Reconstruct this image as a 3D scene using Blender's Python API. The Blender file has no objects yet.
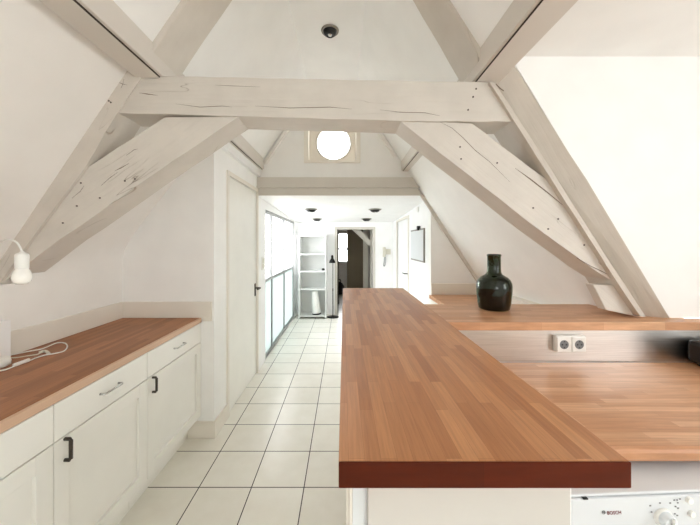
import bpy, bmesh, math, random
from mathutils import Vector, Matrix
random.seed(7)
C = bpy.context.scene.collection
F, H, VX, VY = 303.0, 1.5, 344.0, 243.0      # focal length in px, eye height, vanishing point

def P(px, py, Y): return Vector(((px-VX)*Y/F, Y, H-(py-VY)*Y/F))
def on_plane(px, py, z):
    Y = (H-z)*F/(py-VY); return Vector(((px-VX)*Y/F, Y, z))

# ------------------------------------------------------------------ materials
def nt(name):
    m = bpy.data.materials.new(name); m.use_nodes = True
    n = m.node_tree.nodes; l = m.node_tree.links
    return m, n, l, n['Principled BSDF']
def rgb(r, g, b):
    f = lambda c: (c/255/12.92) if c/255 <= .04045 else ((c/255+.055)/1.055)**2.4
    return (f(r), f(g), f(b), 1)
def coords(n, l, scale=(1,1,1), rot=(0,0,0), loc=(0,0,0)):
    g = n.new('ShaderNodeNewGeometry'); mp = n.new('ShaderNodeMapping')
    mp.vector_type = 'POINT'
    mp.inputs['Scale'].default_value = scale; mp.inputs['Rotation'].default_value = rot; mp.inputs['Location'].default_value = loc
    l.new(g.outputs['Position'], mp.inputs['Vector']); return mp.outputs['Vector']
def noise(n, l, vec, scale, detail=3, rough=.5):
    t = n.new('ShaderNodeTexNoise'); t.inputs['Scale'].default_value = scale
    t.inputs['Detail'].default_value = detail; t.inputs['Roughness'].default_value = rough
    l.new(vec, t.inputs['Vector']); return t.outputs['Fac']
def ramp(n, l, fac, stops):
    r = n.new('ShaderNodeValToRGB'); e = r.color_ramp.elements
    while len(e) < len(stops): e.new(.5)
    for i, (p, c) in enumerate(stops): e[i].position = p; e[i].color = c
    l.new(fac, r.inputs['Fac']); return r.outputs['Color']
def mixc(n, l, fac, a, b, mode='MIX'):
    m = n.new('ShaderNodeMix'); m.data_type = 'RGBA'; m.blend_type = mode
    for s, v in ((m.inputs[0], fac), (m.inputs[6], a), (m.inputs[7], b)):
        if isinstance(v, (int, float, tuple)): s.default_value = v
        else: l.new(v, s)
    return m.outputs[2]
def bump(n, l, b, h, strength=.2, dist=.01):
    bp = n.new('ShaderNodeBump'); bp.inputs['Strength'].default_value = strength; bp.inputs['Distance'].default_value = dist
    l.new(h, bp.inputs['Height']); l.new(bp.outputs['Normal'], b.inputs['Normal'])

def plain(name, col, rough=.5, metal=0, bumpy=0, spec=.5, coat=0):
    m, n, l, b = nt(name)
    b.inputs['Roughness'].default_value = rough; b.inputs['Metallic'].default_value = metal
    b.inputs['Specular IOR Level'].default_value = spec; b.inputs['Coat Weight'].default_value = coat
    v = coords(n, l); f = noise(n, l, v, 5, 3)
    c2 = tuple(x*.965 for x in col[:3])+(1,)
    l.new(ramp(n, l, f, [(.35, col), (.7, c2)]), b.inputs['Base Color'])
    if bumpy: bump(n, l, b, noise(n, l, v, 60, 3), bumpy, .004)
    return m

def timber(name, angle, col=(216,210,201)):
    """painted old timber; grain and cracks run at `angle` degrees in the XZ plane"""
    m, n, l, b = nt(name)
    v = coords(n, l, rot=(0, math.radians(angle), 0))
    mp = n.new('ShaderNodeMapping'); mp.inputs['Scale'].default_value = (1.3, 6, 30); l.new(v, mp.inputs['Vector'])
    grain = noise(n, l, mp.outputs['Vector'], 1.6, 5, .6)
    mp2 = n.new('ShaderNodeMapping'); mp2.inputs['Scale'].default_value = (1.6, 3, 20); mp2.inputs['Location'].default_value = (angle*.37, 1, 2); l.new(v, mp2.inputs['Vector'])
    cr = noise(n, l, mp2.outputs['Vector'], 1.0, 2, .4)
    crack = ramp(n, l, cr, [(.495, (0,0,0,1)), (.5, (1,1,1,1)), (.505, (0,0,0,1))])
    gate = ramp(n, l, noise(n, l, v, 3.2, 2), [(.56, (0,0,0,1)), (.64, (1,1,1,1))])
    cg = mixc(n, l, 1.0, crack, gate, 'MULTIPLY')
    base = ramp(n, l, noise(n, l, v, 7, 4), [(.3, rgb(*col)), (.75, rgb(*(c-9 for c in col)))])
    base = mixc(n, l, cg, base, rgb(158,145,129))
    l.new(base, b.inputs['Base Color']); b.inputs['Roughness'].default_value = .55
    hh = n.new('ShaderNodeMath'); hh.operation = 'SUBTRACT'; l.new(grain, hh.inputs[0]); l.new(cg, hh.inputs[1])
    bump(n, l, b, hh.outputs[0], .7, .007)
    return m

def butcher(name, along='Y', c1=(204,147,101), c2=(172,113,70), row=.029, length=.30, rough=.33, spec=.45):
    m, n, l, b = nt(name)
    v = coords(n, l, rot=(0, 0, math.radians(90) if along == 'Y' else 0), loc=(3.13, 5.27, 0))
    br = n.new('ShaderNodeTexBrick'); br.offset = .37; br.offset_frequency = 2; br.squash = 1.35; br.squash_frequency = 3
    br.inputs['Color1'].default_value = rgb(*c1); br.inputs['Color2'].default_value = rgb(*c2)
    br.inputs['Mortar'].default_value = rgb(*(c*.88 for c in c2)); br.inputs['Scale'].default_value = 1
    br.inputs['Mortar Size'].default_value = .0003; br.inputs['Mortar Smooth'].default_value = .3
    br.inputs['Brick Width'].default_value = length; br.inputs['Row Height'].default_value = row
    l.new(v, br.inputs['Vector'])
    mp = n.new('ShaderNodeMapping'); mp.inputs['Scale'].default_value = (3, 60, 20); l.new(v, mp.inputs['Vector'])
    g = noise(n, l, mp.outputs['Vector'], 2.2, 4, .6)
    gc = ramp(n, l, g, [(.3, (.80,.76,.72,1)), (.7, (1.06,1.05,1.04,1))])
    l.new(mixc(n, l, 1.0, br.outputs['Color'], gc, 'MULTIPLY'), b.inputs['Base Color'])
    b.inputs['Roughness'].default_value = rough; b.inputs['Specular IOR Level'].default_value = spec
    rr = n.new('ShaderNodeMapRange'); rr.inputs[3].default_value = rough-.06; rr.inputs[4].default_value = rough+.1
    l.new(g, rr.inputs[0]); l.new(rr.outputs[0], b.inputs['Roughness'])
    return m

def tiles():
    m, n, l, b = nt('cream_tile')
    T = .3223
    v = coords(n, l, loc=(.2455+T*20, -1.860+T*20, 0))
    br = n.new('ShaderNodeTexBrick'); br.offset = 0; br.squash = 1
    br.inputs['Color1'].default_value = rgb(246,244,236); br.inputs['Color2'].default_value = rgb(239,236,227)
    br.inputs['Mortar'].default_value = rgb(52,48,46); br.inputs['Scale'].default_value = 1
    br.inputs['Mortar Size'].default_value = .0032; br.inputs['Mortar Smooth'].default_value = .1
    br.inputs['Brick Width'].default_value = T; br.inputs['Row Height'].default_value = T
    l.new(v, br.inputs['Vector'])
    nz = ramp(n, l, noise(n, l, v, 9, 4), [(.3, (.95,.945,.93,1)), (.7, (1,1,1,1))])
    l.new(mixc(n, l, 1.0, br.outputs['Color'], nz, 'MULTIPLY'), b.inputs['Base Color'])
    r = n.new('ShaderNodeMapRange'); r.inputs[3].default_value = .22; r.inputs[4].default_value = .8
    l.new(br.outputs['Fac'], r.inputs[0]); l.new(r.outputs[0], b.inputs['Roughness'])
    inv = n.new('ShaderNodeMath'); inv.operation = 'SUBTRACT'; inv.inputs[0].default_value = 1; l.new(br.outputs['Fac'], inv.inputs[1])
    bump(n, l, b, inv.outputs[0], .3, .002)
    return m

def pane(name, tint=(1,1,1,1), frost=0.0, gloss=.08):
    m, n, l, b = nt(name); out = n['Material Output']
    tr = n.new('ShaderNodeBsdfTransparent'); tr.inputs[0].default_value = tint
    gl = n.new('ShaderNodeBsdfGlossy'); gl.inputs['Roughness'].default_value = .03
    mx = n.new('ShaderNodeMixShader'); mx.inputs[0].default_value = gloss
    l.new(tr.outputs[0], mx.inputs[1]); l.new(gl.outputs[0], mx.inputs[2]); last = mx
    if frost:
        tl = n.new('ShaderNodeBsdfTranslucent'); tl.inputs[0].default_value = rgb(178,186,184)
        df = n.new('ShaderNodeBsdfDiffuse'); df.inputs[0].default_value = rgb(178,186,184)
        a = n.new('ShaderNodeMixShader'); a.inputs[0].default_value = .25; l.new(tl.outputs[0], a.inputs[1]); l.new(df.outputs[0], a.inputs[2])
        m2 = n.new('ShaderNodeMixShader'); m2.inputs[0].default_value = frost
        l.new(mx.outputs[0], m2.inputs[1]); l.new(a.outputs[0], m2.inputs[2]); last = m2
    n.remove(b); l.new(last.outputs[0], out.inputs['Surface']); return m

def steel():
    m, n, l, b = nt('brushed_steel')
    v = coords(n, l, scale=(2, 1, 160)); f = noise(n, l, v, 2.5, 4, .6)
    l.new(ramp(n, l, f, [(.3, rgb(205,200,194)), (.7, rgb(228,224,218))]), b.inputs['Base Color'])
    b.inputs['Metallic'].default_value = 1; b.inputs['Roughness'].default_value = .3
    bump(n, l, b, f, .25, .002); return m

def bottle_glass():
    m, n, l, b = nt('green_bottle_glass')
    v = coords(n, l)
    l.new(ramp(n, l, noise(n, l, v, 14, 3), [(.3, rgb(38,68,34)), (.7, rgb(78,108,50))]), b.inputs['Base Color'])
    b.inputs['Transmission Weight'].default_value = 1; b.inputs['Roughness'].default_value = .03; b.inputs['IOR'].default_value = 1.5
    bump(n, l, b, noise(n, l, v, 25, 2), .12, .01); return m

M = {}
M['wall'] = plain('white_plaster', rgb(247,247,245), .85, bumpy=.06, spec=.2)
M['wall_warm'] = plain('warm_white_plaster', rgb(244,242,238), .85, bumpy=.06, spec=.2)
M['ceil'] = plain('white_ceiling_paint', rgb(245,245,243), .9, spec=.2)
M['white'] = plain('bright_white_paint', rgb(248,248,248), .6, spec=.3)
M['trim'] = plain('cream_gloss_trim', rgb(236,231,221), .45)
M['trimgrey'] = plain('grey_cream_trim', rgb(214,209,200), .5)
M['cab'] = plain('cream_cabinet_lacquer', rgb(243,242,236), .32)
M['dark_line'] = plain('dark_seam', rgb(60,50,42), .8)
M['crack'] = plain('timber_crack', rgb(118,103,88), .9)
M['nail'] = plain('rusty_nail', rgb(70,58,50), .6)
M['t0'] = timber('timber_horizontal', 0)
M['tL'] = timber('timber_rising_right', 35, (217,211,202))
M['tLr'] = timber('timber_rafter_left', 56, (215,208,198))
M['tR'] = timber('timber_falling_right', -39, (217,211,202))
M['tRr'] = timber('timber_rafter_right', -59, (206,198,187))
M['tY'] = plain('timber_lengthwise', rgb(218,212,204), .55, bumpy=.2)
M['woodY'] = butcher('beech_block_lengthwise', 'Y')
M['woodYL'] = butcher('oiled_block_left', 'Y', (178,122,82), (150,98,62), .03, .5, .45)
M['woodX'] = butcher('beech_block_crosswise', 'X', (222,176,138), (198,146,108))
M['woodend'] = butcher('shaded_end_grain', 'X', (108,42,18), (86,33,13), .055, .5, .5, .12)  # end grain, with the front face's shade also put into the brown
M['woodedge'] = plain('pale_edge_band', rgb(212,176,148), .4)
M['tile'] = tiles()
M['steel'] = steel()
M['chrome'] = plain('chrome', rgb(210,210,210), .18, 1)
M['handle'] = plain('dark_pewter', rgb(82,76,70), .4, .8)
M['black'] = plain('black_enamel', rgb(18,18,18), .35)
M['blackm'] = plain('matt_black', rgb(24,23,22), .6)
M['plastic'] = plain('white_plastic', rgb(238,237,232), .35)
M['offplastic'] = plain('aged_white_plastic', rgb(222,218,204), .4)
M['appl'] = plain('appliance_white', rgb(220,223,226), .25, coat=.3)
M['applgrey'] = plain('appliance_grey', rgb(120,122,124), .4)
M['redtext'] = plain('dark_red_print', rgb(120,28,40), .5)
M['socketgrey'] = plain('socket_recess', rgb(200,198,190), .5)
M['darkhole'] = plain('contact_black', rgb(25,22,20), .6)
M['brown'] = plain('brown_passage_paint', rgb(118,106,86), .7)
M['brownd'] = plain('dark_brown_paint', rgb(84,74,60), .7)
M['glass'] = pane('clear_glass')
M['glasst'] = pane('sliding_glass')
M['slide'] = plain('grey_aluminium', rgb(150,152,152), .5)
M['glassf'] = pane('frosted_glass', (.8,.83,.83,1), frost=.92)
M['bulb'] = plain('opal_bulb_glass', rgb(246,244,238), .25, coat=.4)
M['bottle'] = bottle_glass()
M['paper'] = plain('white_paper', rgb(245,244,240), .7)
M['board'] = plain('grey_board', rgb(226,230,232), .5)
M['facade'] = plain('pale_facade', rgb(200,200,198), .9)
M['rooftile'] = plain('grey_roof', rgb(150,150,152), .9)
M['ring'] = plain('satin_grey_ring', rgb(140,135,128), .4)
M['shelfwhite'] = plain('matt_shelf_white', rgb(222,223,221), .6)
M['panelbeige'] = plain('beige_white_panel', rgb(216,212,205), .5)
M['bag'] = plain('dark_fabric', rgb(52,50,50), .9)

# ------------------------------------------------------------------ builders
class B:
    """collects shapes in world coordinates; build() links them as one mesh"""
    def __init__(s): s.v = []; s.f = []; s.mi = []; s.sm = []
    def add(s, vs, fs, mi=0, smooth=False):
        o = len(s.v); s.v += [Vector(v) for v in vs]
        for f in fs: s.f.append([i+o for i in f]); s.mi.append(mi); s.sm.append(smooth)
        return s
    def box(s, x0, x1, y0, y1, z0, z1, mi=0, mat=None):
        vs = [Vector((x, y, z)) for z in (z0, z1) for y in (y0, y1) for x in (x0, x1)]
        if mat: vs = [mat @ v for v in vs]
        return s.add(vs, [(0,2,3,1), (4,5,7,6), (0,1,5,4), (2,6,7,3), (0,4,6,2), (1,3,7,5)], mi)
    def prism(s, pts, y0, y1, mi=0):
        """pts: (X,Z) polygon, extruded from y0 to y1"""
        n = len(pts); ar = sum(pts[i][0]*pts[(i+1)%n][1]-pts[(i+1)%n][0]*pts[i][1] for i in range(n))
        if ar < 0: pts = pts[::-1]
        vs = [(x, y0, z) for x, z in pts]+[(x, y1, z) for x, z in pts]
        return s.add(vs, [tuple(range(n)), tuple(range(2*n-1, n-1, -1))]+[(i, i+n, (i+1)%n+n, (i+1)%n) for i in range(n)], mi)
    def hexa(s, front, back, mi=0):
        vs = list(front)+list(back); n = len(front)
        return s.add(vs, [tuple(range(n)), tuple(range(2*n-1, n-1, -1))]+[(i, i+n, (i+1)%n+n, (i+1)%n) for i in range(n)], mi)
    def lathe(s, prof, c, axis='Z', seg=32, mi=0, smooth=True, cap=True):
        """prof: (radius, height) along the axis"""
        c = Vector(c); vs = []; fs = []
        R = {'Z': Matrix.Identity(3), 'Y': Matrix(((1,0,0),(0,0,-1),(0,1,0))), 'X': Matrix(((0,0,1),(0,1,0),(-1,0,0)))}[axis] if isinstance(axis, str) else axis
        for r, h in prof:
            for k in range(seg):
                a = 2*math.pi*k/seg; vs.append(c + R @ Vector((r*math.cos(a), r*math.sin(a), h)))
        for i in range(len(prof)-1):
            for k in range(seg):
                k2 = (k+1) % seg; fs.append((i*seg+k, i*seg+k2, (i+1)*seg+k2, (i+1)*seg+k))
        s.add(vs, fs, mi, smooth)
        if not cap: return s
        s.add([vs[k] for k in range(seg)], [tuple(range(seg-1, -1, -1))], mi)
        s.add([vs[(len(prof)-1)*seg+k] for k in range(seg)], [tuple(range(seg))], mi); return s
    def tube(s, pts, r, seg=8, mi=0, sub=6):
        pts = [Vector(p) for p in pts]; q = []
        if sub > 1 and len(pts) > 2:
            e = [pts[0]*2-pts[1]]+pts+[pts[-1]*2-pts[-2]]
            for i in range(1, len(e)-2):
                for t in range(sub):
                    t /= sub; a, b, c, d = e[i-1], e[i], e[i+1], e[i+2]
                    q.append(.5*((2*b)+(c-a)*t+(2*a-5*b+4*c-d)*t*t+(3*b-a-3*c+d)*t**3))
            q.append(pts[-1])
        else: q = pts
        vs = []; fs = []; up = Vector((0,0,1))
        for i, p in enumerate(q):
            d = (q[min(i+1, len(q)-1)]-q[max(i-1, 0)]).normalized()
            u = d.cross(up)
            if u.length < .15: u = d.cross(Vector((0,1,0)))
            u.normalize(); w = u.cross(d)
            for k in range(seg):
                a = 2*math.pi*k/seg; vs.append(p+u*math.cos(a)*r+w*math.sin(a)*r)
        for i in range(len(q)-1):
            for k in range(seg): k2 = (k+1) % seg; fs.append((i*seg+k, i*seg+k2, (i+1)*seg+k2, (i+1)*seg+k))
        fs.append(tuple(range(seg-1, -1, -1))); fs.append(tuple((len(q)-1)*seg+k for k in range(seg)))
        return s.add(vs, fs, mi, True)
    def build(s, name, mats, parent=None, bevel=0, seg=2):
        if not isinstance(mats, (list, tuple)): mats = [mats]
        if parent is None:
            xs = [v.x for v in s.v]; ys = [v.y for v in s.v]; zs = [v.z for v in s.v]
            o = Vector(((min(xs)+max(xs))/2, (min(ys)+max(ys))/2, min(zs)))
        else:
            o = Vector(); p = parent
            while p: o = o+p.location; p = p.parent
        me = bpy.data.meshes.new(name); me.from_pydata([tuple(v-o) for v in s.v], [], s.f)
        for m in mats: me.materials.append(m)
        for p_, mi, sm in zip(me.polygons, s.mi, s.sm): p_.material_index = mi; p_.use_smooth = sm
        bm = bmesh.new(); bm.from_mesh(me); bmesh.ops.recalc_face_normals(bm, faces=bm.faces); bm.to_mesh(me); bm.free()
        me.update(); ob = bpy.data.objects.new(name, me); C.objects.link(ob)
        if parent: ob.parent = parent
        else: ob.location = o
        if bevel:
            b = ob.modifiers.new('bevel', 'BEVEL'); b.width = bevel; b.segments = seg; b.limit_method = 'ANGLE'; b.angle_limit = math.radians(35)
        return ob
def box(name, mat, x0, x1, y0, y1, z0, z1, parent=None, bevel=0): return B().box(x0, x1, y0, y1, z0, z1).build(name, mat, parent, bevel)
def thing(name, label, cat, loc, group=None):
    o = bpy.data.objects.new(name, None); o.empty_display_size = .05; C.objects.link(o); o.location = loc
    return tag(o, label, cat, group)
def tag(o, label, cat, group=None):
    o['label'] = label; o['category'] = cat
    if group: o['group'] = group
    return o
def struct(o): o['kind'] = 'structure'; return o
def lab(o, s): o['label'] = s; return o
def dup(root, loc, label=None):
    r = root.copy(); C.objects.link(r); r.location = loc
    if label: r['label'] = label
    for ch in list(root.children):
        c = ch.copy(); C.objects.link(c); c.parent = r
        for g in list(ch.children):
            d = g.copy(); C.objects.link(d); d.parent = c
    return r

# ------------------------------------------------------------------ the setting
YF, YB, YG, YE = 1.55, 1.73, 3.53, 6.35      # truss front/back, gable wall, end wall
BK = -2.4                                    # wall behind the camera
struct(box('floor', M['tile'], -2.2, 3.0, BK, 10.2, -.1, 0))

def zL(x): return 2.42+1.46*(x+.967)
def xL(z): return -.967-(2.42-z)/1.46
def xR(z): return .66+(2.45-z)/1.52
# left: low wall, ledge, slope
struct(B().prism([(-1.71,0), (-1.71,1.29), (-1.86,1.29), (-2.0,1.29), (-2.0,0)], BK, 1.60).prism([(-1.71,0), (-1.71,1.27), (-2.0,1.27), (-2.0,0)], 1.60, 2.40).build('wall_left', M['wall_warm']))
a = lambda z: -1.10-(2.385-z)/1.49
struct(B().prism([(a(1.29),1.29), (a(2.47),2.47), (a(2.47)-.1,2.55), (a(1.29)-.15,1.29)], BK, 1.62).build('wall_left_slope_near', M['wall_warm']))
cv = [(-1.71,1.27), (-1.71,1.31), (-1.707,1.37), (-1.69,1.455), (-1.66,1.51), (-1.62,1.57), (-1.56,1.65), (-1.489,1.747), (-1.384,1.88), (-1.23,2.075), (-1.10,2.235), (xL(2.45),2.45)]
cb_ = B(); vs = []
for x, z in cv: vs += [(x,1.60,z), (x,YG+.1,z)]
cb_.add(vs, [(2*i,2*i+1,2*i+3,2*i+2) for i in range(len(cv)-1)], 0, True)
vs2 = [(x-.12,y,z+.02) for (x,y,z) in vs]
cb_.add(vs2, [(2*i,2*i+2,2*i+3,2*i+1) for i in range(len(cv)-1)], 0, True)
struct(cb_.build('wall_left_slope_far', M['wall_warm']))
struct(B().prism([(xL(2.40),2.40), (-.40,3.25), (-.5,3.32), (xL(2.40)-.1,2.45)], BK, YG+.1).build('wall_left_slope_upper', M['wall']))
# right: slope behind truss, upper slope, bulkhead and its ceiling
struct(B().prism([(xR(.85),.85), (xR(2.45),2.45), (xR(2.45)+.1,2.5), (xR(.85)+.12,.85)], 1.62, YG+.1).build('wall_right_slope_far', M['wall']))
struct(B().prism([(xR(2.42),2.42), (.148,3.25), (.25,3.32), (xR(2.42)+.1,2.46)], BK, YG+.1).build('wall_right_slope_upper', M['wall']))
struct(box('ceiling', M['ceil'], -.5, .25, BK, YG+.1, 3.25, 3.33))
struct(box('ceiling_dormer', M['ceil'], .80, 3.0, BK, 1.75, 2.46, 2.54))
q = [P(516,66,1.56), P(669.6,318.7,1.56)]
struct(B().prism([(q[0].x,2.46), (q[0].x,q[0].z), (q[1].x,1.115), (3.0,1.115), (3.0,2.46)], 1.56, 1.70).build('wall_right_dormer', M['wall']))
# dormer end wall with its window, wall behind camera with added window
struct(B().box(2.8,2.95,BK,1.56,0,1.0).box(2.8,2.95,BK,1.56,2.3,2.46).box(2.8,2.95,BK,-1.1,1.0,2.3).box(2.8,2.95,.2,1.56,1.0,2.3).build('wall_right', M['wall']))
struct(B().box(2.83,2.89,-1.1,.2,1.0,1.05).box(2.83,2.89,-1.1,.2,2.25,2.3).box(2.83,2.89,-1.1,-1.05,1.05,2.25).box(2.83,2.89,.15,.2,1.05,2.25).box(2.83,2.89,-.48,-.42,1.05,2.25).build('window_1', M['white']))
struct(B().box(-2.0,3.0,BK-.15,BK,0,1.0).box(-2.0,-.2,BK-.15,BK,1.0,1.9).box(.8,3.0,BK-.15,BK,1.0,1.9).box(-2.0,3.0,BK-.15,BK,1.9,3.33).build('wall_back', M['wall']))
struct(B().box(-.2,.8,BK-.12,BK-.06,1.0,1.06).box(-.2,.8,BK-.12,BK-.06,1.84,1.9).box(-.2,-.14,BK-.12,BK-.06,1.06,1.84).box(.74,.8,BK-.12,BK-.06,1.06,1.84).box(.27,.33,BK-.12,BK-.06,1.06,1.84).build('fill_window_back', M['white']))  # unseen window, added and sized for the frontal light

# pier with corridor wall (left), door opening filled by door
struct(B().prism([(-1.75,0), (-1.003,0), (-1.003,2.37), (xL(2.37)-.02,2.37), (-1.40,1.92), (-1.60,1.66), (-1.75,1.4)], 2.337, 2.45)
    .box(-1.12,-1.003,2.45,2.62,0,2.36).box(-1.12,-1.003,2.62,3.49,2.09,2.36).box(-1.12,-1.003,3.49,YG+.12,0,2.36).build('wall_corridor_left', M['wall']))
struct(B().box(-1.20,-.988,2.322,2.337,0,.127).box(-1.003,-.988,2.337,2.585,0,.127).build('baseboard_pier', M['trim'], bevel=.003))
struct(B().box(-1.12,-1.04,2.62,3.49,0,2.09).build('leak_blocker_left_door', M['white']))  # added unseen backing, stops daylight leaking round the door
d = struct(B().box(-1.035,-1.012,2.625,3.485,.008,2.085).build('door_1', M['cab'], bevel=.003))
B().box(-1.01,-.990,2.585,2.622,0,2.125).box(-1.01,-.990,3.488,3.525,0,2.125).box(-1.01,-.990,2.622,3.488,2.088,2.125).build('door_frame', M['trim'], d, bevel=.003)
hb = B().box(-1.012,-1.004,3.425,3.455,.90,1.04)
hb.tube([(-1.004,3.44,.99), (-.96,3.44,.99), (-.95,3.43,.99), (-.95,3.33,.99)], .009)
lab(hb.build('door_handle', M['handle'], d), 'grey lever handle on its plate')
struct(B().box(-1.003,-.965,1.75,YG,2.27,2.35).build('trim_1', M['white'], bevel=.004))
# gable wall with round window over the opening; right end meets slope
zt = 2.257
gx = 1.013; gz = 2.45-(gx-.66)*1.52
wx0, wx1, wz0, wz1 = -.465, .19, 2.43, 3.00
g = B()
g.prism([(-1.1,zt), (wx0,zt), (wx0,wz1), (xL(wz1)-.02,wz1), (xL(2.4)-.04,2.4), (-1.1,2.38)], YG, YG+.12)
g.prism([(wx0,zt), (wx1,zt), (wx1,wz0), (wx0,wz0)], YG, YG+.12)
g.prism([(wx0,wz1), (wx1,wz1), (xR(3.0),3.0), (.12,3.3), (-.42,3.3), (xL(3.0),3.0)], YG, YG+.12)
g.prism([(wx1,zt), (xR(zt)+.04,zt), (xR(2.45)+.02,2.45), (xR(wz1)+.02,wz1), (wx1,wz1)], YG, YG+.12)
g.prism([(-1.1,2.05), (xR(2.05)-.03,2.05), (xR(zt)+.04,zt), (-1.1,zt)], YG, YG+.10)
g.prism([(gx,0), (gx,gz), (xR(2.05)-.03,2.05), (xR(2.05)+.04,2.05), (xR(.85)+.04,.85), (xR(.85)+.04,0)], YG, YG+.10)
struct(g.build('wall_gable', M['wall']))
hd = B().prism([(-1.003,2.15), (xR(2.15),2.15), (xR(zt),zt), (-1.003,zt)], YG-.045, YG).prism([(-1.003,2.135), (xR(2.13),2.135), (xR(2.15),2.15), (-1.003,2.15)], YG-.065, YG).prism([(-1.003,2.05), (xR(2.05)-.02,2.05), (xR(2.135)-.01,2.135), (-1.003,2.135)], YG-.025, YG)
struct(hd.build('trim_2', M['trimgrey'], bevel=.003))
def slope_strip(z0, z1, w, y0, y1, name):
    return struct(B().prism([(xR(z0),z0), (xR(z1),z1), (xR(z1)-w*1.2,z1), (xR(z0)-w*1.2,z0)], y0, y1).build(name, M['trimgrey'], bevel=.003))
slope_strip(1.03, 2.05, .035, YG-.03, YG, 'trim_3')
struct(B().prism([(xL(2.42)+.02,2.42), (xL(3.2)+.02,3.2), (xL(3.2)+.06,3.2), (xL(2.42)+.06,2.42)], YG-.03, YG).prism([(xR(2.5)-.01,2.5), (xR(3.2)-.01,3.2), (xR(3.2)-.05,3.2), (xR(2.5)-.05,2.5)], YG-.03, YG).build('trim_4', M['wall_warm']))
struct(B().box(gx, 1.53, YG-.02, YG, .89, 1.03).box(1.53,1.56,1.93,YG,.89,.979).prism([(1.53,1.0), (xR(1.0)+.03,1.0), (xR(.98)+.03,.98), (1.53,.98)], 1.93, YG).build('trim_5', M['trim'], bevel=.003))
# round window: square deep frame, disc wall with circular hole, glass
cx, cz, rr = -.125, 2.705, .198
w = B()
for x0, x1, z0, z1 in ((wx0-.0,wx0+.05,wz0,wz1), (wx1-.05,wx1,wz0,wz1), (wx0+.05,wx1-.05,wz0,wz0+.035), (wx0+.05,wx1-.05,wz1-.05,wz1)):
    w.box(x0, x1, YG-.02, YG+.20, z0, z1)
N = 48; vs = []; fs = []
sq = []
for k in range(N):
    an = 2*math.pi*k/N; c_, s_ = math.cos(an), math.sin(an); t = .30/max(abs(c_), abs(s_))
    vs.append((cx+rr*c_, YG+.13, cz+rr*s_)); vs.append((cx-.01+t*c_, YG+.13, cz+.03+t*s_))
    vs.append((cx+rr*c_, YG+.20, cz+rr*s_))
for k in range(N):
    j = (k+1) % N; fs.append((3*k, 3*j, 3*j+1, 3*k+1)); fs.append((3*k, 3*k+2, 3*j+2, 3*j))
w.add(vs, fs)
rw = struct(w.build('window_3', M['trim']))
B().lathe([(rr,0), (rr+.02,0), (rr+.02,.015), (rr,.015), (rr,0)], (cx, YG+.13, cz), Matrix(((1,0,0),(0,0,-1),(0,1,0))), 48, cap=False).build('window_ring', M['trimgrey'], rw)
B().lathe([(rr-.001,0), (rr-.001,.004)], (cx, YG+.17, cz), Matrix(((1,0,0),(0,0,-1),(0,1,0))), 48, smooth=False).build('window_pane', M['glass'], rw)
# far room
cz0, cz1 = 2.05, 1.935
struct(B().hexa([(-1.1,YG+.05,cz0), (1.2,YG+.05,cz0), (1.2,YE+.1,cz1), (-1.1,YE+.1,cz1)], [(-1.1,YG+.05,cz0+.1), (1.2,YG+.05,cz0+.1), (1.2,YE+.1,cz1+.1), (-1.1,YE+.1,cz1+.1)]).build('ceiling_far', M['white']))
ceilz = lambda y: cz0+(cz1-cz0)*(y-YG-.05)/(YE+.05-YG)
struct(B().box(1.03,1.13,YG+.05,4.80,0,2.1).box(1.03,1.13,4.80,5.89,1.93,2.1).box(1.03,1.13,5.89,YE+.1,0,2.1).build('wall_right_far', M['white']))
DX0, DX1, DZ = -.147, .608, 1.79
struct(B().box(-1.1,DX0,YE,YE+.12,0,2.0).box(DX1,1.1,YE,YE+.12,0,2.0).box(DX0,DX1,YE,YE+.12,DZ,2.0).build('wall_end', M['white']))
d3 = struct(B().box(DX0-.045,DX0+.005,YE-.02,YE+.14,0,DZ+.045).box(DX1-.005,DX1+.045,YE-.02,YE+.14,0,DZ+.045).box(DX0+.005,DX1-.005,YE-.02,YE+.14,DZ-.005,DZ+.045).build('door_2', M['trimgrey'], bevel=.003))
struct(B().box(-1.0,-.95,YE-.015,YE,0,.08).box(DX1+.045,1.03,YE-.015,YE,0,.08).build('baseboard_end', M['white']))
# right-hand door of far room
struct(B().box(1.085,1.13,4.80,5.89,0,1.93).build('leak_blocker_right_door', M['white']))  # unseen backing added against bright leaks at the door gaps
d = struct(B().box(1.045,1.08,4.84,5.85,.008,1.90).build('door_3', M['white'], bevel=.003))
B().box(1.015,1.035,4.79,4.84,0,1.94).box(1.015,1.035,5.85,5.90,0,1.94).box(1.015,1.035,4.84,5.85,1.90,1.94).build('door_frame', M['trim'], d, bevel=.003)
B().box(1.037,1.045,4.92,4.95,.92,1.05).tube([(1.037,4.935,1.0), (.99,4.935,1.0), (.98,4.95,1.0), (.98,5.06,1.0)], .009).build('door_handle', M['handle'], d)
# glazed sliding wall on the left
struct(B().box(-1.12,-1.003,YG+.12,3.87,0,2.1).box(-1.12,-1.003,3.87,6.10,1.93,2.1).box(-1.12,-1.003,6.10,YE+.1,0,2.1).build('wall_left_far', M['white']))
yy = [3.88, 4.30, 5.18, 6.09]
f = B().box(-1.06,-1.01,3.87,6.10,0,.05).box(-1.06,-1.01,3.87,6.10,1.885,1.93)
for i, y in enumerate(yy): f.box(-1.055,-1.015, y-.018, y+.018, .05, 1.885)
f.box(-1.05,-1.02,3.87,6.10,.99,1.03)
sl = struct(f.build('window_4', M['slide'], bevel=.002))
for i in range(3):
    B().box(-1.037,-1.031,yy[i]+.018,yy[i+1]-.018,1.03,1.885).build('window_pane', M['glasst'], sl)
    lab(B().box(-1.037,-1.031,yy[i]+.018,yy[i+1]-.018,.05,.99).build('frosted_pane', M['glassf'], sl), 'frosted lower pane')
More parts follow.
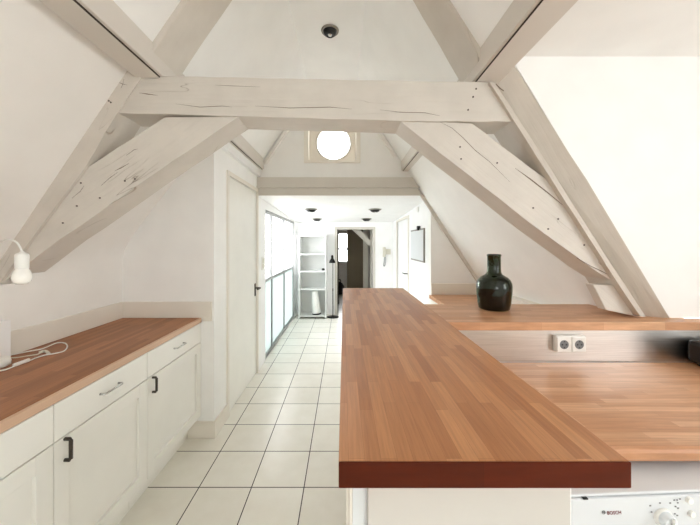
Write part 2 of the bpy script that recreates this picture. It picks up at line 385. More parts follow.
sb = B().box(-1.012,-1.000,5.22,5.25,1.28,1.42); lab(sb.build('window_latch', M['applgrey'], sl), 'grey latch')
struct(box('floor_balcony', M['facade'], -3.4, -1.12, 2.6, 8.0, -.12, -.02))
# passage behind the doorway
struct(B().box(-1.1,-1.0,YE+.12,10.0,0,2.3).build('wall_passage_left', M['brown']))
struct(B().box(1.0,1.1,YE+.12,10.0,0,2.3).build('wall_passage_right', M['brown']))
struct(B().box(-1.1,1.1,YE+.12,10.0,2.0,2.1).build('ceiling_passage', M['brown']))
struct(B().box(-1.0,-.55,9.9,10.0,0,2.0).box(.25,1.0,9.9,10.0,0,2.0).box(-.55,.25,9.9,10.0,0,.85).box(-.55,.25,9.9,10.0,1.85,2.0).build('wall_passage_end', M['white']))
w5 = struct(B().box(-.55,.25,9.92,9.97,.85,.90).box(-.55,.25,9.92,9.97,1.80,1.85).box(-.55,-.50,9.92,9.97,.90,1.80).box(.20,.25,9.92,9.97,.90,1.80).box(-.50,.20,9.93,9.96,1.28,1.33).build('window_5', M['white']))
B().box(-.5,.2,9.94,9.945,.9,1.8).build('window_pane', M['glass'], w5)
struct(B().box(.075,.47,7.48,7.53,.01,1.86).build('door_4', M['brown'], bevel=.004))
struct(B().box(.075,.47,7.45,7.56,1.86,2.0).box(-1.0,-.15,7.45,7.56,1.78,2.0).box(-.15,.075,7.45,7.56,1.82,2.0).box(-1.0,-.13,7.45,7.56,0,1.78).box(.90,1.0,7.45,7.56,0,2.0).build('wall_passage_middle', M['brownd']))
tag(B().box(.47,.60,7.44,7.57,0,2.0).build('wooden_post', M['trim'], bevel=.006), 'pale upright post beside the brown door in the far doorway', 'post')
tag(B().hexa([P(352,229.5,6.9), P(360,229.5,6.9), P(371,241,6.9), P(371,247,6.9)], [P(352,229.5,6.9)+Vector((0,.12,0)), P(360,229.5,6.9)+Vector((0,.12,0)), P(371,241,6.9)+Vector((0,.12,0)), P(371,247,6.9)+Vector((0,.12,0))]).build('diagonal_brace', M['trim'], bevel=.006), 'small pale slanting timber brace seen through the far doorway', 'beam')
tag(B().box(.60,.72,6.85,7.05,0,2.0).build('wooden_post', M['trim'], bevel=.006), 'pale upright post just inside right edge of the far doorway', 'post')
bg = B().lathe([(.10,0),(.15,.03),(.17,.12),(.15,.24),(.10,.32),(.03,.36)], (-.15,8.9,0), 'Z', 20)
bg.tube([(-.21,8.9,.32), (-.19,8.9,.42), (-.11,8.9,.42), (-.09,8.9,.32)], .012)
tag(bg.build('bag', M['bag']), 'dark rounded bag on the floor beyond the far doorway', 'bag')

# outside
nb = thing('neighbouring_house', 'pale neighbouring house with grey roof outside the sliding glass', 'building', (-7.5, 6.5, -3))
box('wall', M['facade'], -9, -6, 3.0, 8.5, -3, 1.7, nb)
B().hexa([(-5.8,2.8,1.6), (-5.8,8.7,1.6), (-7.5,8.7,3.0), (-7.5,2.8,3.0)], [(-9.2,2.8,1.6), (-9.2,8.7,1.6), (-7.6,8.7,3.0), (-7.6,2.8,3.0)]).build('roof', M['rooftile'], nb)
for y in (3.8, 5.4, 7.0): box('window', M['applgrey'], -6.02, -5.97, y, y+.8, .1, 1.2, nb)
rl = thing('balcony_railing', 'thin grey balcony railing outside the sliding glass', 'railing', (-3.3, 5.3, -.02))
B().tube([(-3.3,2.7,1.0), (-3.3,7.9,1.0)], .022, sub=1).build('handrail', M['applgrey'], rl)
B().tube([(-3.3,2.7,.10), (-3.3,7.9,.10)], .015, sub=1).build('bottom_rail', M['applgrey'], rl)
bb = B()
for k in range(44): y = 2.75+k*.12; bb.tube([(-3.3,y,.1), (-3.3,y,1.0)], .007, 6, sub=1)
bb.build('baluster', M['applgrey'], rl)['kind'] = 'stuff'
B().box(-3.32,-3.28,2.68,2.72,-.02,1.02).build('post', M['applgrey'], rl); B().box(-3.32,-3.28,7.88,7.92,-.02,1.02).build('post', M['applgrey'], rl)

# ------------------------------------------------------------------ roof timbers
def hewn(pts, step=.09, j=.0022):
    out = []
    for i, p in enumerate(pts):
        q_ = pts[(i+1) % len(pts)]; d_ = (Vector(q_)-Vector(p)); n_ = max(1, int(d_.length/step)); nn = Vector((-d_.y, d_.x)).normalized()
        for k in range(n_):
            v = Vector(p)+d_*(k/n_)
            if k: v += nn*random.uniform(-j, j)
            out.append((v.x, v.y))
    return out
def pxz(pts, Y): return [(P(x, y, Y).x, P(x, y, Y).z) for x, y in pts]
def crack(b, pts, Y, w=1.0):
    """a thin split in the timber face, tapering at both ends"""
    up = []; dn = []
    for i, (x, y) in enumerate(pts):
        t = i/(len(pts)-1); ww = w*(.12+math.sin(math.pi*t))*.34
        j = random.uniform(-.25, .25)
        up.append((x, y-ww+j)); dn.append((x, y+ww+j))
    b.prism(pxz(up+dn[::-1], Y), Y-.0012, Y+.004, 1)
def nails(b, pts, Y, r=.0042):
    for x, y in pts:
        p = P(x, y, Y); b.lathe([(r,-.0015), (r,.003)], p, 'Y', 10, 2, False)
def beam(name, label, pts, mat, y0, y1, cracks=(), nl=(), bevel=.007):
    b = B().prism(hewn(pxz(pts, y0)), y0, y1)
    for c, w in cracks: crack(b, c, y0, w)
    nails(b, nl, y0)
    return tag(b.build(name, [mat, M['crack'], M['nail']], bevel=bevel), label, 'beam')
beam('collar_beam', 'wide horizontal timber collar beam across the room, painted off-white', [(143,75.5), (489.5,82.5), (515,121.5), (400,121), (235,116), (118,113)], M['t0'], YF, YB,
    cracks=[([(139,93),(147,94),(158,95.5)],1.1), ([(176,104),(200,107),(222,106),(232,107)],.7), ([(255,106),(290,108),(330,107),(352,109)],.8), ([(380,110),(400,112),(425,113),(440,116)],.7), ([(215,85),(230,86),(260,87)],.5)],
    nl=[(476,89),(473,97),(468,110)])
beam('diagonal_brace', 'left diagonal timber brace rising from the left wall to the collar beam', [(238,117), (165,117.2), (86,168.5), (24,250), (0,284.5), (30,262), (60,239), (98,213.5), (160,170)], M['tL'], YF+.012, YB,
    cracks=[([(115,171),(121,168),(129,163.5)],1.3), ([(101,186),(110,178),(118,172)],.7), ([(126,156),(134,150),(138,149)],.6), ([(72,198),(80,192),(84,186)],.5)],
    nl=[(125,181),(135,179),(100,198),(81,183),(63,223),(77,206)])
beam('diagonal_brace', 'right diagonal timber brace rising from the ledge to the collar beam', [(400.5,121.5), (472,123.5), (556,187), (577,224), (617,284), (593,269), (526,220)], M['tR'], YF+.012, YB,
    cracks=[([(440,122),(452,128),(463,138),(475,150),(490,162),(510,182)],.8), ([(515,168),(530,179),(548,193),(566,208)],2.0), ([(566,208),(574,214),(582,224)],1.0), ([(577,258),(590,266),(603,272),(610,276)],1.2), ([(598,262),(606,270),(613,278)],1.0)],
    nl=[(460,147),(461,159),(497,163),(558,219),(548,229),(584,245),(533,208)])
beam('roof_rafter', 'left principal rafter leaning outside the left diagonal brace', [(127,71), (144,73.5), (118,112), (84.6,168), (24,249), (-1,284), (-28,284)], M['tLr'], YF-.006, YB-.01,
    cracks=[([(118,82),(122,84),(127,85)],.8), ([(124,79),(123,84),(121,88)],.6)], nl=[(109,101),(111,102.5)], bevel=.012)
# right principal rafter: a narrow flat edge and a broad canted side
b = B()
inn = [(489.5,82), (515,122.5), (556,186.5), (619,285), (640.6,316.5)]
mid = [(494,82), (520.5,122), (561.5,186), (624.5,284), (646,316.8)]
b.prism(hewn(pxz(inn+mid[::-1], YF-.02)), YF-.02, YB)
out_ = [(512,62), (533.5,96), (567,150), (587,180), (669.4,318)]
midb = [(495,82), (507.5,101.5), (537.5,148.5), (557,179), (646,316.8)]
fr = [P(x, y, YF+.045) for x, y in midb]+[P(x, y, YF-.01) for x, y in out_[::-1]]
vs = [tuple(p) for p in fr]; n5 = 5
bk = [(v[0]+.02, YB, v[2]) for v in vs]
b.add(vs+bk, [(i, i+1, 8-i, 9-i) for i in range(4)]+[(10+9-i, 10+8-i, 10+i+1, 10+i) for i in range(4)]+[(i, (i+1) % 10, (i+1) % 10+10, i+10) for i in range(10)])
crack(b, [(496,84),(500,88),(504,91)], YF-.02, .6)
nails(b, [(597,217)], YF+.018, .005)
tag(b.build('roof_rafter', [M['tRr'], M['crack'], M['nail']], bevel=.006), 'right principal rafter leaning with its foot on the wooden ledge', 'beam')
beam('wooden_wedge_block', 'short slanting timber foot block under right diagonal brace on the ledge', [(593,284.5), (618,285.5), (640.6,316.8), (606,310)], M['tR'], YF+.02, YF+.075, bevel=.004)
# upper rafters
for name, lb, s, mt in (('upper_rafter', 'upper left rafter rising from the collar beam beside the left purlin', [(146,34), (157,47), (178,76), (163,76), (132,55), (122,55), (193,-60), (228,-60)], M['tLr']),
                        ('upper_rafter', 'upper right rafter rising from the collar beam beside the right purlin', [(484,34), (480,55), (467,82), (477,82), (492,60), (500,62), (420,-60), (404,-60)], M['tRr'])):
    pts = [(128,62), (146,62), (233,-67), (211,-67)] if 'left' in lb else [(484,65), (504,65), (426,-68), (406.5,-68)]
    beam(name, lb, pts, mt, 1.47, 1.71, cracks=[])
def purlin(lb, x0, x1, z0, z1, inner, y0, y1):
    b = B().box(x0, x1, y0, y1, z0, z1)
    if inner > 0: b.box(x1, x1+.018, y0, y1, z0+.008, z1)
    else: b.box(x0-.018, x0, y0, y1, z0+.008, z1)
    xx = x1 if inner > 0 else x0
    b.box(xx-.002, xx+.004, y0, y1, z0+.001, z0+.010, 1)
    return tag(b.build('purlin', [M['tY'], M['dark_line']], bevel=.004), lb, 'beam')
purlin('left purlin beam running lengthwise above the collar beam under the left slope', -1.065, -.945, 2.345, 2.475, 1, BK, YG-.03)
purlin('right purlin beam running lengthwise above the collar beam under the right slope', .68, .80, 2.327, 2.46, -1, BK, YG-.03)

# ------------------------------------------------------------------ left kitchen run
def bow(name, p0, p1, out, parent, r=.005, mat=None):
    p0 = Vector(p0); p1 = Vector(p1); out = Vector(out)
    d_ = (p1-p0)*.06
    b = B().tube([p0, p0+out*.8, p0+out+d_, p1+out-d_, p1+out*.8, p1], r, 8, sub=1)
    return b.build(name, mat or M['handle'], parent)
def shaker(b, x, y0, y1, z0, z1, fr=.065, t=.02):
    b.box(x-t, x, y0, y0+fr, z0, z1).box(x-t, x, y1-fr, y1, z0, z1).box(x-t, x, y0+fr, y1-fr, z1-fr, z1).box(x-t, x, y0+fr, y1-fr, z0, z0+fr)
    b.box(x-t, x-.014, y0+fr, y1-fr, z0+fr, z1-fr)
XF = -1.10
edges = [-.05, .549, 1.149, 1.695, 2.335]
names = ['cream base cabinet nearest the left edge, only a corner of its panel showing', 'cream base cabinet at the left edge, beside the wide door with black handle',
         'middle cream base cabinet with the largest door and a pewter bow handle', 'farthest cream base cabinet beside the white pier']
for i in range(1, 4):
    y0, y1 = edges[i], edges[i+1]
    t = thing('base_cabinet', names[i], 'cabinet', (-1.40, (y0+y1)/2, 0), 'left run of base cabinets')
    B().box(-1.69, XF-.021, y0+.001, y1-.001, .17, .886).box(-1.69, -1.205, y0+.001, y1-.001, 0, .17).build('carcass', M['cab'], t)
    dr = box('drawer', M['cab'], XF-.02, XF, y0+.002, y1-.002, .741, .886, t, .002)
    ym = (y0+y1)/2
    bow('drawer_handle', (XF, ym-.055, .818), (XF, ym+.055, .818), (.024,0,0), dr, mat=M['chrome'])
    b = B(); shaker(b, XF, y0+.002, y1-.002, .175, .736); dd = b.build('cabinet_door', M['cab'], t, .002)
    if i == 1: bow('door_handle', (XF, y1-.035, .645), (XF, y1-.035, .715), (.024,0,0), dd) if False else bow('door_handle', (XF, y0+.04, .645), (XF, y0+.04, .725), (.024,0,0), dd)
    else: bow('door_handle', (XF, y0+.045, .645), (XF, y0+.045, .728), (.024,0,0), dd, .0068)
t = B().box(-1.70, -1.112, -.6, 2.335, .89, .926).box(-1.112, -1.095, -.6, 2.335, .89, .926, 1)
tag(t.build('worktop', [M['woodYL'], M['woodedge']], bevel=.004), 'oiled brown wooden worktop on the left cream cabinets', 'worktop')
struct(B().box(-1.71,-1.693,1.52,2.325,.926,1.049).box(-1.71,-1.015,2.320,2.337,.926,1.049).box(-1.093,-1.015,2.320,2.337,.90,.926).build('trim_6', M['trim'], bevel=.003))
struct(B().box(-1.71,-1.670,-.6,1.52,.926,1.115).build('trim_7', M['white'], bevel=.003))
# round white adapter, cords
tag(B().lathe([(.045,0),(.052,.004),(.054,.02),(.050,.034),(.044,.038),(.02,.040)], (-1.615,1.40,.926), 'Z', 28).build('power_adapter', M['plastic']), 'round white adapter on the left worktop at the photo edge', 'adapter')
pc = lambda x, y, dz=0: on_plane(x/3.283, 220+y/3.283, .930)+Vector((0,0,dz))
cd = thing('charging_cable', 'white power cord looped on the left worktop with an inline switch', 'cord', pc(120,440)-Vector((0,0,.004)))
B().tube([pc(20,452,.02), pc(45,441), pc(90,432), pc(140,422), pc(185,404), pc(212,404), pc(221,415), pc(210,430), pc(180,438), pc(150,443), pc(120,452), pc(96,462)], .0034, 8).build('cable', M['plastic'], cd)
B().tube([pc(45,481), pc(25,489), pc(5,494), pc(-30,500)], .0034, 8).build('cable', M['plastic'], cd)
B().tube([pc(95,462,.004), pc(70,471,.004), pc(46,480,.004)], .0088, 10).build('inline_switch', M['plastic'], cd)
c2 = thing('charging_cable', 'second thin white cord with small plug lying inside the loop', 'cord', pc(120,430)-Vector((0,0,.004)))
B().tube([pc(22,462,.016), pc(50,452), pc(90,446), pc(125,440), pc(150,430,.0005)], .0028, 8).build('cable', M['offplastic'], c2)
B().tube([pc(128,437,.004), pc(148,433,.004), pc(160,440,.004)], .007, 8).build('plug', M['offplastic'], c2)

# bare bulb on its cable
Yb = .91
bl = thing('light_bulb', 'white bulb in a plain socket hanging at the left edge by the brace', 'lamp', P(22,284.5,Yb))
p = P(22,284.5,Yb)
B().lathe([(.002,.0),(.013,.002),(.020,.009),(.0232,.020),(.022,.031),(.018,.042),(.0145,.047)], p, 'Z', 32).build('bulb', M['bulb'], bl)
B().lathe([(.0145,.047),(.016,.049),(.016,.088),(.0145,.092),(.007,.096),(.0035,.100)], p, 'Z', 28).build('lamp_socket', M['plastic'], bl)
pt = p+Vector((0,0,.098))
B().tube([pt, P(20,247,Yb), P(16,242,Yb), P(8,239.5,Yb+.02), P(-8,241,Yb+.1), P(-60,230,Yb+.15), P(-190,200,1.0)], .0026, 8).build('cable', M['plastic'], bl)

# ------------------------------------------------------------------ bar, ledge, right worktop
ZB, BT = 1.115, .046
yn = .385*F/(462.5-VY)
b = B().box(-.0095, .505, yn+.004, 2.59, ZB-BT, ZB).box(-.0095, .505, yn, yn+.004, ZB-BT, ZB, 1)
tag(b.build('bar_worktop', [M['woodY'], M['woodend']], bevel=.0025), 'long wooden block bar top running away from the viewer', 'worktop')
cb = thing('bar_cabinet', 'white cabinet carrying the long wooden bar top', 'cabinet', (.22, 1.5, 0))
B().box(.012,.450,.60,2.50,0,ZB-BT).build('carcass', M['white'], cb)
B().box(.046,.438,.585,.600,0,ZB-BT).build('end_panel', M['panelbeige'], cb, .002)
B().box(.004,.010,.578,.60,0,ZB-BT).box(.010,.016,.572,.60,0,ZB-BT).build('side_trim', M['trim'], cb, .001)
lab(B().box(.017,.040,.590,.60,0,ZB-BT).build('metal_strip', M['board'], cb), 'pale grey metal strip')
b = B().box(.505, 2.79, 1.47, 1.555, ZB-.04, ZB).box(.505, 1.75, 1.555, 1.91, ZB-.04, ZB)
tag(b.build('ledge_worktop', M['woodX'], bevel=.003), 'raised wooden ledge above the steel splashback carrying the green bottle', 'worktop')
struct(B().box(.49,2.8,1.502,1.90,0,ZB-.04).build('wall_ledge', M['wall']))
tag(B().box(.49,2.79,1.494,1.502,.916,ZB-.04).build('splashback', M['steel']), 'brushed steel splashback under the raised wooden ledge', 'splashback')
tag(B().box(.49,2.79,.86,1.494,.875,.915).build('worktop', M['woodX'], bevel=.012), 'light wooden worktop on the right below the ledge, over the washing machine', 'worktop')
struct(B().box(1.25,2.79,.92,1.49,0,.875).build('wall_cabinet_carcass', M['cab'])) if False else None
t = thing('base_cabinet', 'cream base cabinet under the right worktop beyond the washing machine', 'cabinet', (1.95, 1.2, 0))
box('carcass', M['cab'], 1.27, 2.79, .92, 1.49, .10, .875, t); box('plinth', M['cab'], 1.27, 2.79, .96, 1.49, 0, .10, t)
for x in (1.27, 1.78, 2.29):
    dd = box('cabinet_door', M['cab'], x+.003, x+.497, .90, .919, .12, .87, t, .002)
    bow('door_handle', (x+.06,.90,.70), (x+.06,.90,.78), (0,-.024,0), dd)
# socket
so = P(571.3,344.4,1.465)
sk = thing('wall_socket', 'white double wall socket on the steel splashback', 'socket', so+Vector((0,0,-.04)))
B().box(so.x-.073,so.x+.073,1.468,1.494,so.z-.040,so.z+.040).build('housing', M['plastic'], sk, .006)
for s in (-1, 1):
    c_ = Vector((so.x+s*.0365, 1.468, so.z))
    B().box(c_.x-.0335,c_.x+.0335,1.462,1.468,c_.z-.036,c_.z+.036).build('faceplate', M['plastic'], sk, .003)
    ri = B().lathe([(.0215,.0058),(.0215,.0070)], c_, 'Y', 28, smooth=False)
    o = ri.build('socket_recess', M['applgrey'], sk)
    h2 = B()
    for q_ in (-.0095, .0095): h2.lathe([(.0036,.0068),(.0036,.0078)], c_+Vector((q_,0,0)), 'Y', 12, smooth=False)
    h2.box(c_.x-.002,c_.x+.002,1.4604,1.4612,c_.z+.012,c_.z+.018).box(c_.x-.002,c_.x+.002,1.4604,1.4612,c_.z-.018,c_.z-.012)
    h2.build('contact', M['darkhole'], sk)
# black appliance, stand-in for an unidentified dark shape
t = thing('black_appliance', 'black appliance standing at the right end of the steel splashback', 'appliance', (1.80,1.36,.915))
box('body', M['black'], 1.662,1.95,1.24,1.475,.925,1.035, t, .02)
box('foot', M['blackm'], 1.69,1.72,1.27,1.30,.915,.925, t); box('foot', M['blackm'], 1.89,1.92,1.27,1.30,.915,.925, t); box('foot', M['blackm'], 1.69,1.72,1.42,1.45,.915,.925, t); box('foot', M['blackm'], 1.89,1.92,1.42,1.45,.915,.925, t)
# back worktop with its cabinet
tag(B().box(.985,1.53,1.93,3.51,.86,.90).build('worktop', M['woodX'], bevel=.003), 'small wooden worktop at the back right under the slope', 'worktop')
t = thing('base_cabinet', 'white base cabinet under the small back right worktop', 'cabinet', (1.27,2.7,0))
box('carcass', M['white'], 1.02,1.53,1.93,3.50,0,.86, t)
for k in range(3): box('cabinet_door', M['cab'], 1.0,1.019,1.94+k*.52,2.45+k*.52,.1,.85, t, .002)

# bottle
bx, by = .876, 1.77
bt = thing('demijohn_bottle', 'dark green glass demijohn bottle on the raised ledge', 'bottle', (bx, by, ZB))
prof = [(.02,.0),(.078,.0),(.087,.006),(.092,.03),(.097,.07),(.1005,.11),(.101,.135),(.098,.155),(.090,.172),(.076,.186),(.058,.196),(.046,.204),(.040,.216),(.0385,.24),(.0385,.306),(.0405,.309),(.041,.316),(.038,.320)]
prof = [(r*.955, h) for r, h in prof]
inner = [(r-.005 if r > .03 else r, h+(.006 if i < 3 else 0)) for i, (r, h) in enumerate(prof)]
full = prof+[(.033,.320)]+[(max(r, .01), h) for r, h in inner[::-1] if h < .31]
B().lathe(full, (bx,by,ZB), 'Z', 48).build('bottle_body', M['bottle'], bt)
filler_prof = [(.01,.009),(.074,.010),(.081,.03),(.0855,.07),(.0885,.112)]  # added dark core, stands in for the glass's dark refraction
m, n, l, pb = nt('dark_bottle_filler'); pb.inputs['Roughness'].default_value = .1
l.new(ramp(n, l, noise(n, l, coords(n, l), 12, 3), [(.3, rgb(8,13,6)), (.7, rgb(16,25,10))]), pb.inputs['Base Color'])
lab(B().lathe(filler_prof, (bx,by,ZB), 'Z', 48).build('filler', m, bt), 'near-black contents added for the dark refraction in the lower half')

# ------------------------------------------------------------------ washing machine (built square, turned a little at the end)
wx, wy = .583, .775
wm = thing('washing_machine', 'white front-loading washing machine under the right worktop edge', 'washing machine', (wx, wy, 0))
B().box(wx,wx+.60,wy+.035,wy+.60,.012,.843).build('body', M['appl'], wm, .006)
B().box(wx,wx+.60,wy+.004,wy+.60,.845,.852).build('lid', M['appl'], wm, .008)
B().hexa([(wx,wy+.012,.70), (wx+.6,wy+.012,.70), (wx+.6,wy,.843), (wx,wy,.843)], [(wx,wy+.06,.70), (wx+.6,wy+.06,.70), (wx+.6,wy+.06,.843), (wx,wy+.06,.843)]).build('control_panel', M['appl'], wm, .004)
B().box(wx+.004,wx+.175,wy-.002,wy+.01,.718,.806).build('detergent_drawer', M['appl'], wm, .003) if False else None
FY = lambda z: wy+.012*(.843-z)/.143-.0006
def wpx(px, py):      # a point on the machine's front from the picture
    return ((px-VX)*(wy+.004)/F, H-(py-VY)*(wy+.004)/F)
cu = bpy.data.curves.new('lettering', 'FONT'); cu.body = 'BOSCH'; cu.size = .0118; cu.extrude = .0003
to = bpy.data.objects.new('tmp_text', cu); C.objects.link(to); bpy.context.view_layer.update()
me = bpy.data.meshes.new_from_object(to.evaluated_get(bpy.context.evaluated_depsgraph_get())); bpy.data.objects.remove(to)
x_, z_ = wpx(608,515.5)
tx = bpy.data.objects.new('lettering', me); me.materials.append(M['redtext']); C.objects.link(tx); tx.parent = wm
tx.rotation_euler = (math.radians(84),0,0); tx.location = (x_-wx, FY(z_)-wy-.0012, z_); tx['label'] = 'dark red BOSCH lettering'
x_, z_ = wpx(604.2,513)
em = B().lathe([(.0046,.0),(.0046,.001),(.0036,.001),(.0036,.0), (.0046,.0)], (x_,FY(z_)-.0004,z_), 'Y', 24, cap=False).box(x_-.0026,x_-.0015,FY(z_)-.001,FY(z_),z_-.0025,z_+.0025).box(x_+.0015,x_+.0026,FY(z_)-.001,FY(z_),z_-.0025,z_+.0025).box(x_-.002,x_+.002,FY(z_)-.001,FY(z_),z_-.0005,z_+.0005)
lab(em.build('emblem', M['applgrey'], wm), 'small grey ring emblem')
x_, z_ = wpx(667,520)
kb = B().lathe([(.023,-.001),(.023,.005),(.020,.008)], (x_,FY(z_),z_), 'Y', 32).build('dial', M['plastic'], wm)
kb2 = B().lathe([(.0195,.007),(.018,.020),(.016,.023)], (x_,FY(z_),z_), 'Y', 32)
lab(kb2.build('knob', M['board'], kb, .001), 'pale grey knob')
B().box(x_-.004,x_+.004,FY(z_)-.027,FY(z_)-.022,z_-.015,z_+.015).build('pointer', M['chrome'], kb, .001)
for px_, py_ in [(653,508),(663,505.5),(674,506),(655,515),(678,503),(681,503),(684,502),(680,510),(683,512),(680,518),(683,520),(682,506)]:
    a_, c_ = wpx(px_, py_); mk = B().box(a_-.0022,a_+.0022,FY(c_)-.0009,FY(c_),c_-.0014,c_+.0014)
    mk.build('programme_symbol', M['applgrey'], wm)
for px_, py_ in ((693,503),(697,518)):
    a_, c_ = wpx(px_, py_); B().lathe([(.0085,.0),(.0085,.005),(.007,.007)], (a_,FY(c_),c_), 'Y', 20).build('button', M['plastic'], wm)
a_, c_ = wpx(585,496.5)
B().box(a_-.006,a_+.006,wy-.001,wy+.01,.8425,.8455).build('lid_catch', M['blackm'], wm)
dr = B().lathe([(.20,0),(.20,.02),(.185,.035),(.15,.035),(.145,.02)], (wx+.30,wy+.036,.42), 'Y', 48).build('porthole_ring', M['applgrey'], wm)
B().lathe([(.146,.012),(.12,.03),(.06,.045),(.01,.05)], (wx+.30,wy+.036,.42), 'Y', 48).build('porthole_glass', M['black'], dr)
for x in (.06,.54):
    for y in (.1,.54): B().lathe([(.02,0),(.02,.013)], (wx+x,wy+y,0), 'Z', 16).build('foot', M['blackm'], wm)
wm.rotation_euler = (0,0,math.radians(2.6))

# ------------------------------------------------------------------ far room furniture
bs = thing('bookshelf', 'tall narrow white open bookshelf against the end wall', 'bookshelf', (-.63,6.15,0))
x0, x1, y0, y1, zt_ = -.90, -.35, 5.98, 6.335, 1.66
B().box(x0,x0+.025,y0,y1,0,zt_).build('side_panel', M['shelfwhite'], bs, .001); B().box(x1-.025,x1,y0,y1,0,zt_).build('side_panel', M['shelfwhite'], bs, .001)
B().box(x0+.025,x1-.025,y0,y1,zt_-.03,zt_).build('top_panel', M['shelfwhite'], bs); B().box(x0+.025,x1-.025,y1-.008,y1,0,zt_-.03).build('back_panel', M['shelfwhite'], bs)
for z in (.04,.565,.92,1.262): B().box(x0+.025,x1-.025,y0+.003,y1-.008,z,z+.025).build('shelf', M['shelfwhite'], bs)
rp = Vector((-.55,6.10,.065)); R_ = Matrix.Rotation(math.radians(-5),3,'Y')
ro = B().lathe([(.085,.03),(.088,.034),(.078,.25),(.062,.46),(.056,.47)], rp, R_, 28)
ro.lathe([(.086,0),(.087,.03)], rp, R_, 28, 1)
tag(ro.build('paper_roll', [M['paper'], M['blackm']]), 'white tapering roll with dark foot in the bookshelf bottom bay', 'roll')
tag(B().lathe([(.022,0),(.03,.006),(.03,.03),(.018,.045)], (-.42,6.12,.945), 'Z', 20).build('small_pot', M['blackm']), 'tiny dark pot on the middle shelf of the bookshelf', 'pot')
fl = thing('floor_lamp', 'slim black floor lamp with cone shade by the far doorway', 'lamp', (-.225,6.13,0))
lx, ly = -.225, 6.13
B().lathe([(.115,0),(.118,.006),(.11,.016),(.03,.024),(.012,.035)], (lx,ly,0), 'Z', 36).build('base', M['black'], fl)
B().tube([(lx,ly,.02), (lx,ly,.55)], .0085, 10, sub=1).build('lower_pole', M['black'], fl)
B().tube([(lx,ly,.55), (lx,ly,1.16)], .006, 10, sub=1).build('upper_pole', M['black'], fl)
B().lathe([(.012,0),(.012,.05)], (lx,ly,.53), 'Z', 12).build('clamp', M['black'], fl)
sh = B().lathe([(.066,0),(.068,.004),(.055,.04),(.032,.075),(.024,.09),(.024,.14),(.016,.152),(.008,.155)], (lx-.012,ly-.02,1.10), 'Z', 32).build('lamp_shade', M['black'], fl)
# intercom
ix, iz = P(384,252,YE).x, P(384,252,YE).z
ic = thing('intercom_phone', 'cream wall intercom with handset and hanging cord on the end wall', 'intercom', (ix+.03,YE,iz-.2))
B().box(ix+.035,ix+.135,YE-.035,YE-.001,iz-.05,iz+.06).build('wall_unit', M['offplastic'], ic, .005)
B().box(ix-.03,ix+.03,YE-.05,YE-.001,iz-.10,iz+.10).build('cradle', M['offplastic'], ic, .006)
B().tube([(ix,YE-.07,iz+.10), (ix,YE-.085,iz+.06), (ix,YE-.085,iz-.06), (ix,YE-.07,iz-.10)], .016, 10).build('handset', M['offplastic'], ic)
B().tube([(ix,YE-.065,iz-.10), (ix-.004,YE-.05,iz-.2), (ix-.01,YE-.03,iz-.29), (ix+.02,YE-.02,iz-.26), (ix+.03,YE-.02,iz-.05)], .007, 8).build('cord', M['applgrey'], ic)
# board on right wall
bd = thing('wall_board', 'grey framed board hanging on the white wall right of the far door', 'board', (1.0,4.22,1.25))
B().box(1.012,1.03,3.85,4.59,1.25,1.69).build('frame', M['ring'], bd, .002)
B().box(1.008,1.012,3.87,4.57,1.27,1.67).build('panel', M['board'], bd)
lab(B().box(.99,1.03,4.07,4.13,1.67,1.73).build('clip', M['blackm'], bd, .004), 'black clip')
tag(B().box(1.017,1.03,4.17,4.25,1.93,2.0).build('thermostat', M['plastic'], bevel=.003), 'small white square box high on the wall above the grey board', 'box')
lsw = thing('light_switch', 'white light switch on the wall beside the sliding glass', 'switch', (-1.0,3.72,1.17))
B().box(-1.003,-.992,3.68,3.76,1.17,1.33).build('plate', M['plastic'], lsw, .003); B().box(-.992,-.986,3.695,3.745,1.19,1.245).build('rocker', M['offplastic'], lsw, .001); B().box(-.992,-.986,3.695,3.745,1.255,1.31).build('rocker', M['offplastic'], lsw, .001)
# ceiling spots
def spot(loc, label, s=1):
    t = thing('ceiling_spotlight', label, 'spotlight', loc, None)
    x, y, z = loc
    B().lathe([(.055*s,-.001),(.068*s,-.004),(.066*s,-.012),(.055*s,-.016),(.053*s,-.006)], loc, 'Z', 36).build('ring', M['ring'], t)
    B().lathe([(.052*s,-.002),(.052*s,-.014),(.044*s,-.034),(.030*s,-.046),(.022*s,-.048),(.020*s,-.03)], loc, 'Z', 36).build('eyeball', M['black'], t)
    lab(B().lathe([(.019*s,-.040),(.012*s,-.049),(.003*s,-.051)], loc, 'Z', 20).build('lamp', M['chrome'], t), 'silver reflector lamp')
    return t
spot((-.115,2.49,3.25), 'black and chrome spotlight high in the attic ceiling above the collar beam', 1.08)
for px_, y, lb in ((311,4.56,'front left black spotlight in the far room ceiling'), (375,4.56,'front right black spotlight in the far room ceiling'), (317,5.75,'rear left black spotlight in the far room ceiling'), (366.5,5.75,'rear right black spotlight in the far room ceiling')):
    spot(((px_-VX)*y/F, y, ceilz(y)), lb, 1.45)

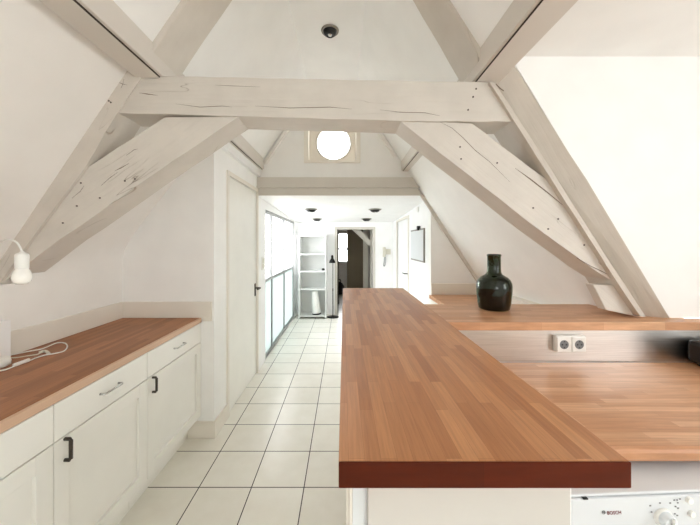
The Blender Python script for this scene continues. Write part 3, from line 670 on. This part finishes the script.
# ------------------------------------------------------------------ light
w = bpy.data.worlds.new('overcast'); bpy.context.scene.world = w; w.use_nodes = True
bgn = w.node_tree.nodes['Background']; bgn.inputs[0].default_value = (.955,.975,1,1); bgn.inputs[1].default_value = 9.0
def area(name, loc, rot, sx, sy, power, col=(1,1,1), portal=False):
    L = bpy.data.lights.new(name, 'AREA'); L.shape = 'RECTANGLE'; L.size = sx; L.size_y = sy; L.energy = power; L.color = col
    if portal: L.cycles.is_portal = True
    o = bpy.data.objects.new(name, L); C.objects.link(o); o.location = loc; o.rotation_euler = rot; return o
r90 = math.pi/2
area('sky_dormer', (2.9,-.45,1.65), (0,r90,0), 1.3, 1.3, 1, portal=True)
area('sky_back', (.3,BK-.1,1.45), (r90,0,0), 1.0, .9, 1, portal=True)
area('daylight_sliding', (-1.10,4.98,1.0), (0,-r90,0), 1.85, 2.2, 1, portal=True)
area('daylight_passage', (-.15,9.99,1.35), (-r90,0,0), .8, .95, 1, portal=True)
area('daylight_round', (cx,YG+.22,cz), (-r90,0,0), .42, .42, 1, portal=True)

L = bpy.data.lights.new('sky_glow_fill', 'SUN'); L.energy = 4; L.angle = math.radians(80); L.color = (1,.985,.96)  # added wide soft lamp, boosts sky glow through the sliding glass
so_ = bpy.data.objects.new('sky_glow_fill', L); C.objects.link(so_); so_.location = (-4,7,4)
so_.rotation_euler = Vector((1,-.4,-.3)).to_track_quat('-Z','Y').to_euler()

cam = bpy.data.cameras.new('camera'); co = bpy.data.objects.new('camera', cam); C.objects.link(co)
co.location = (0,0,H); co.rotation_euler = (r90,0,0)
cam.sensor_width = 36; cam.lens = 36*F/700; cam.shift_x = (350-VX)/700; cam.shift_y = -(262.5-VY)/700; cam.clip_start = .02
S = bpy.context.scene; S.camera = co
S.view_settings.view_transform = 'Standard'; S.view_settings.look = 'None'; S.view_settings.gamma = 1; S.view_settings.use_curve_mapping = False
S.view_settings.exposure = .06
S.cycles.max_bounces = 16; S.cycles.diffuse_bounces = 12; S.cycles.transparent_max_bounces = 12
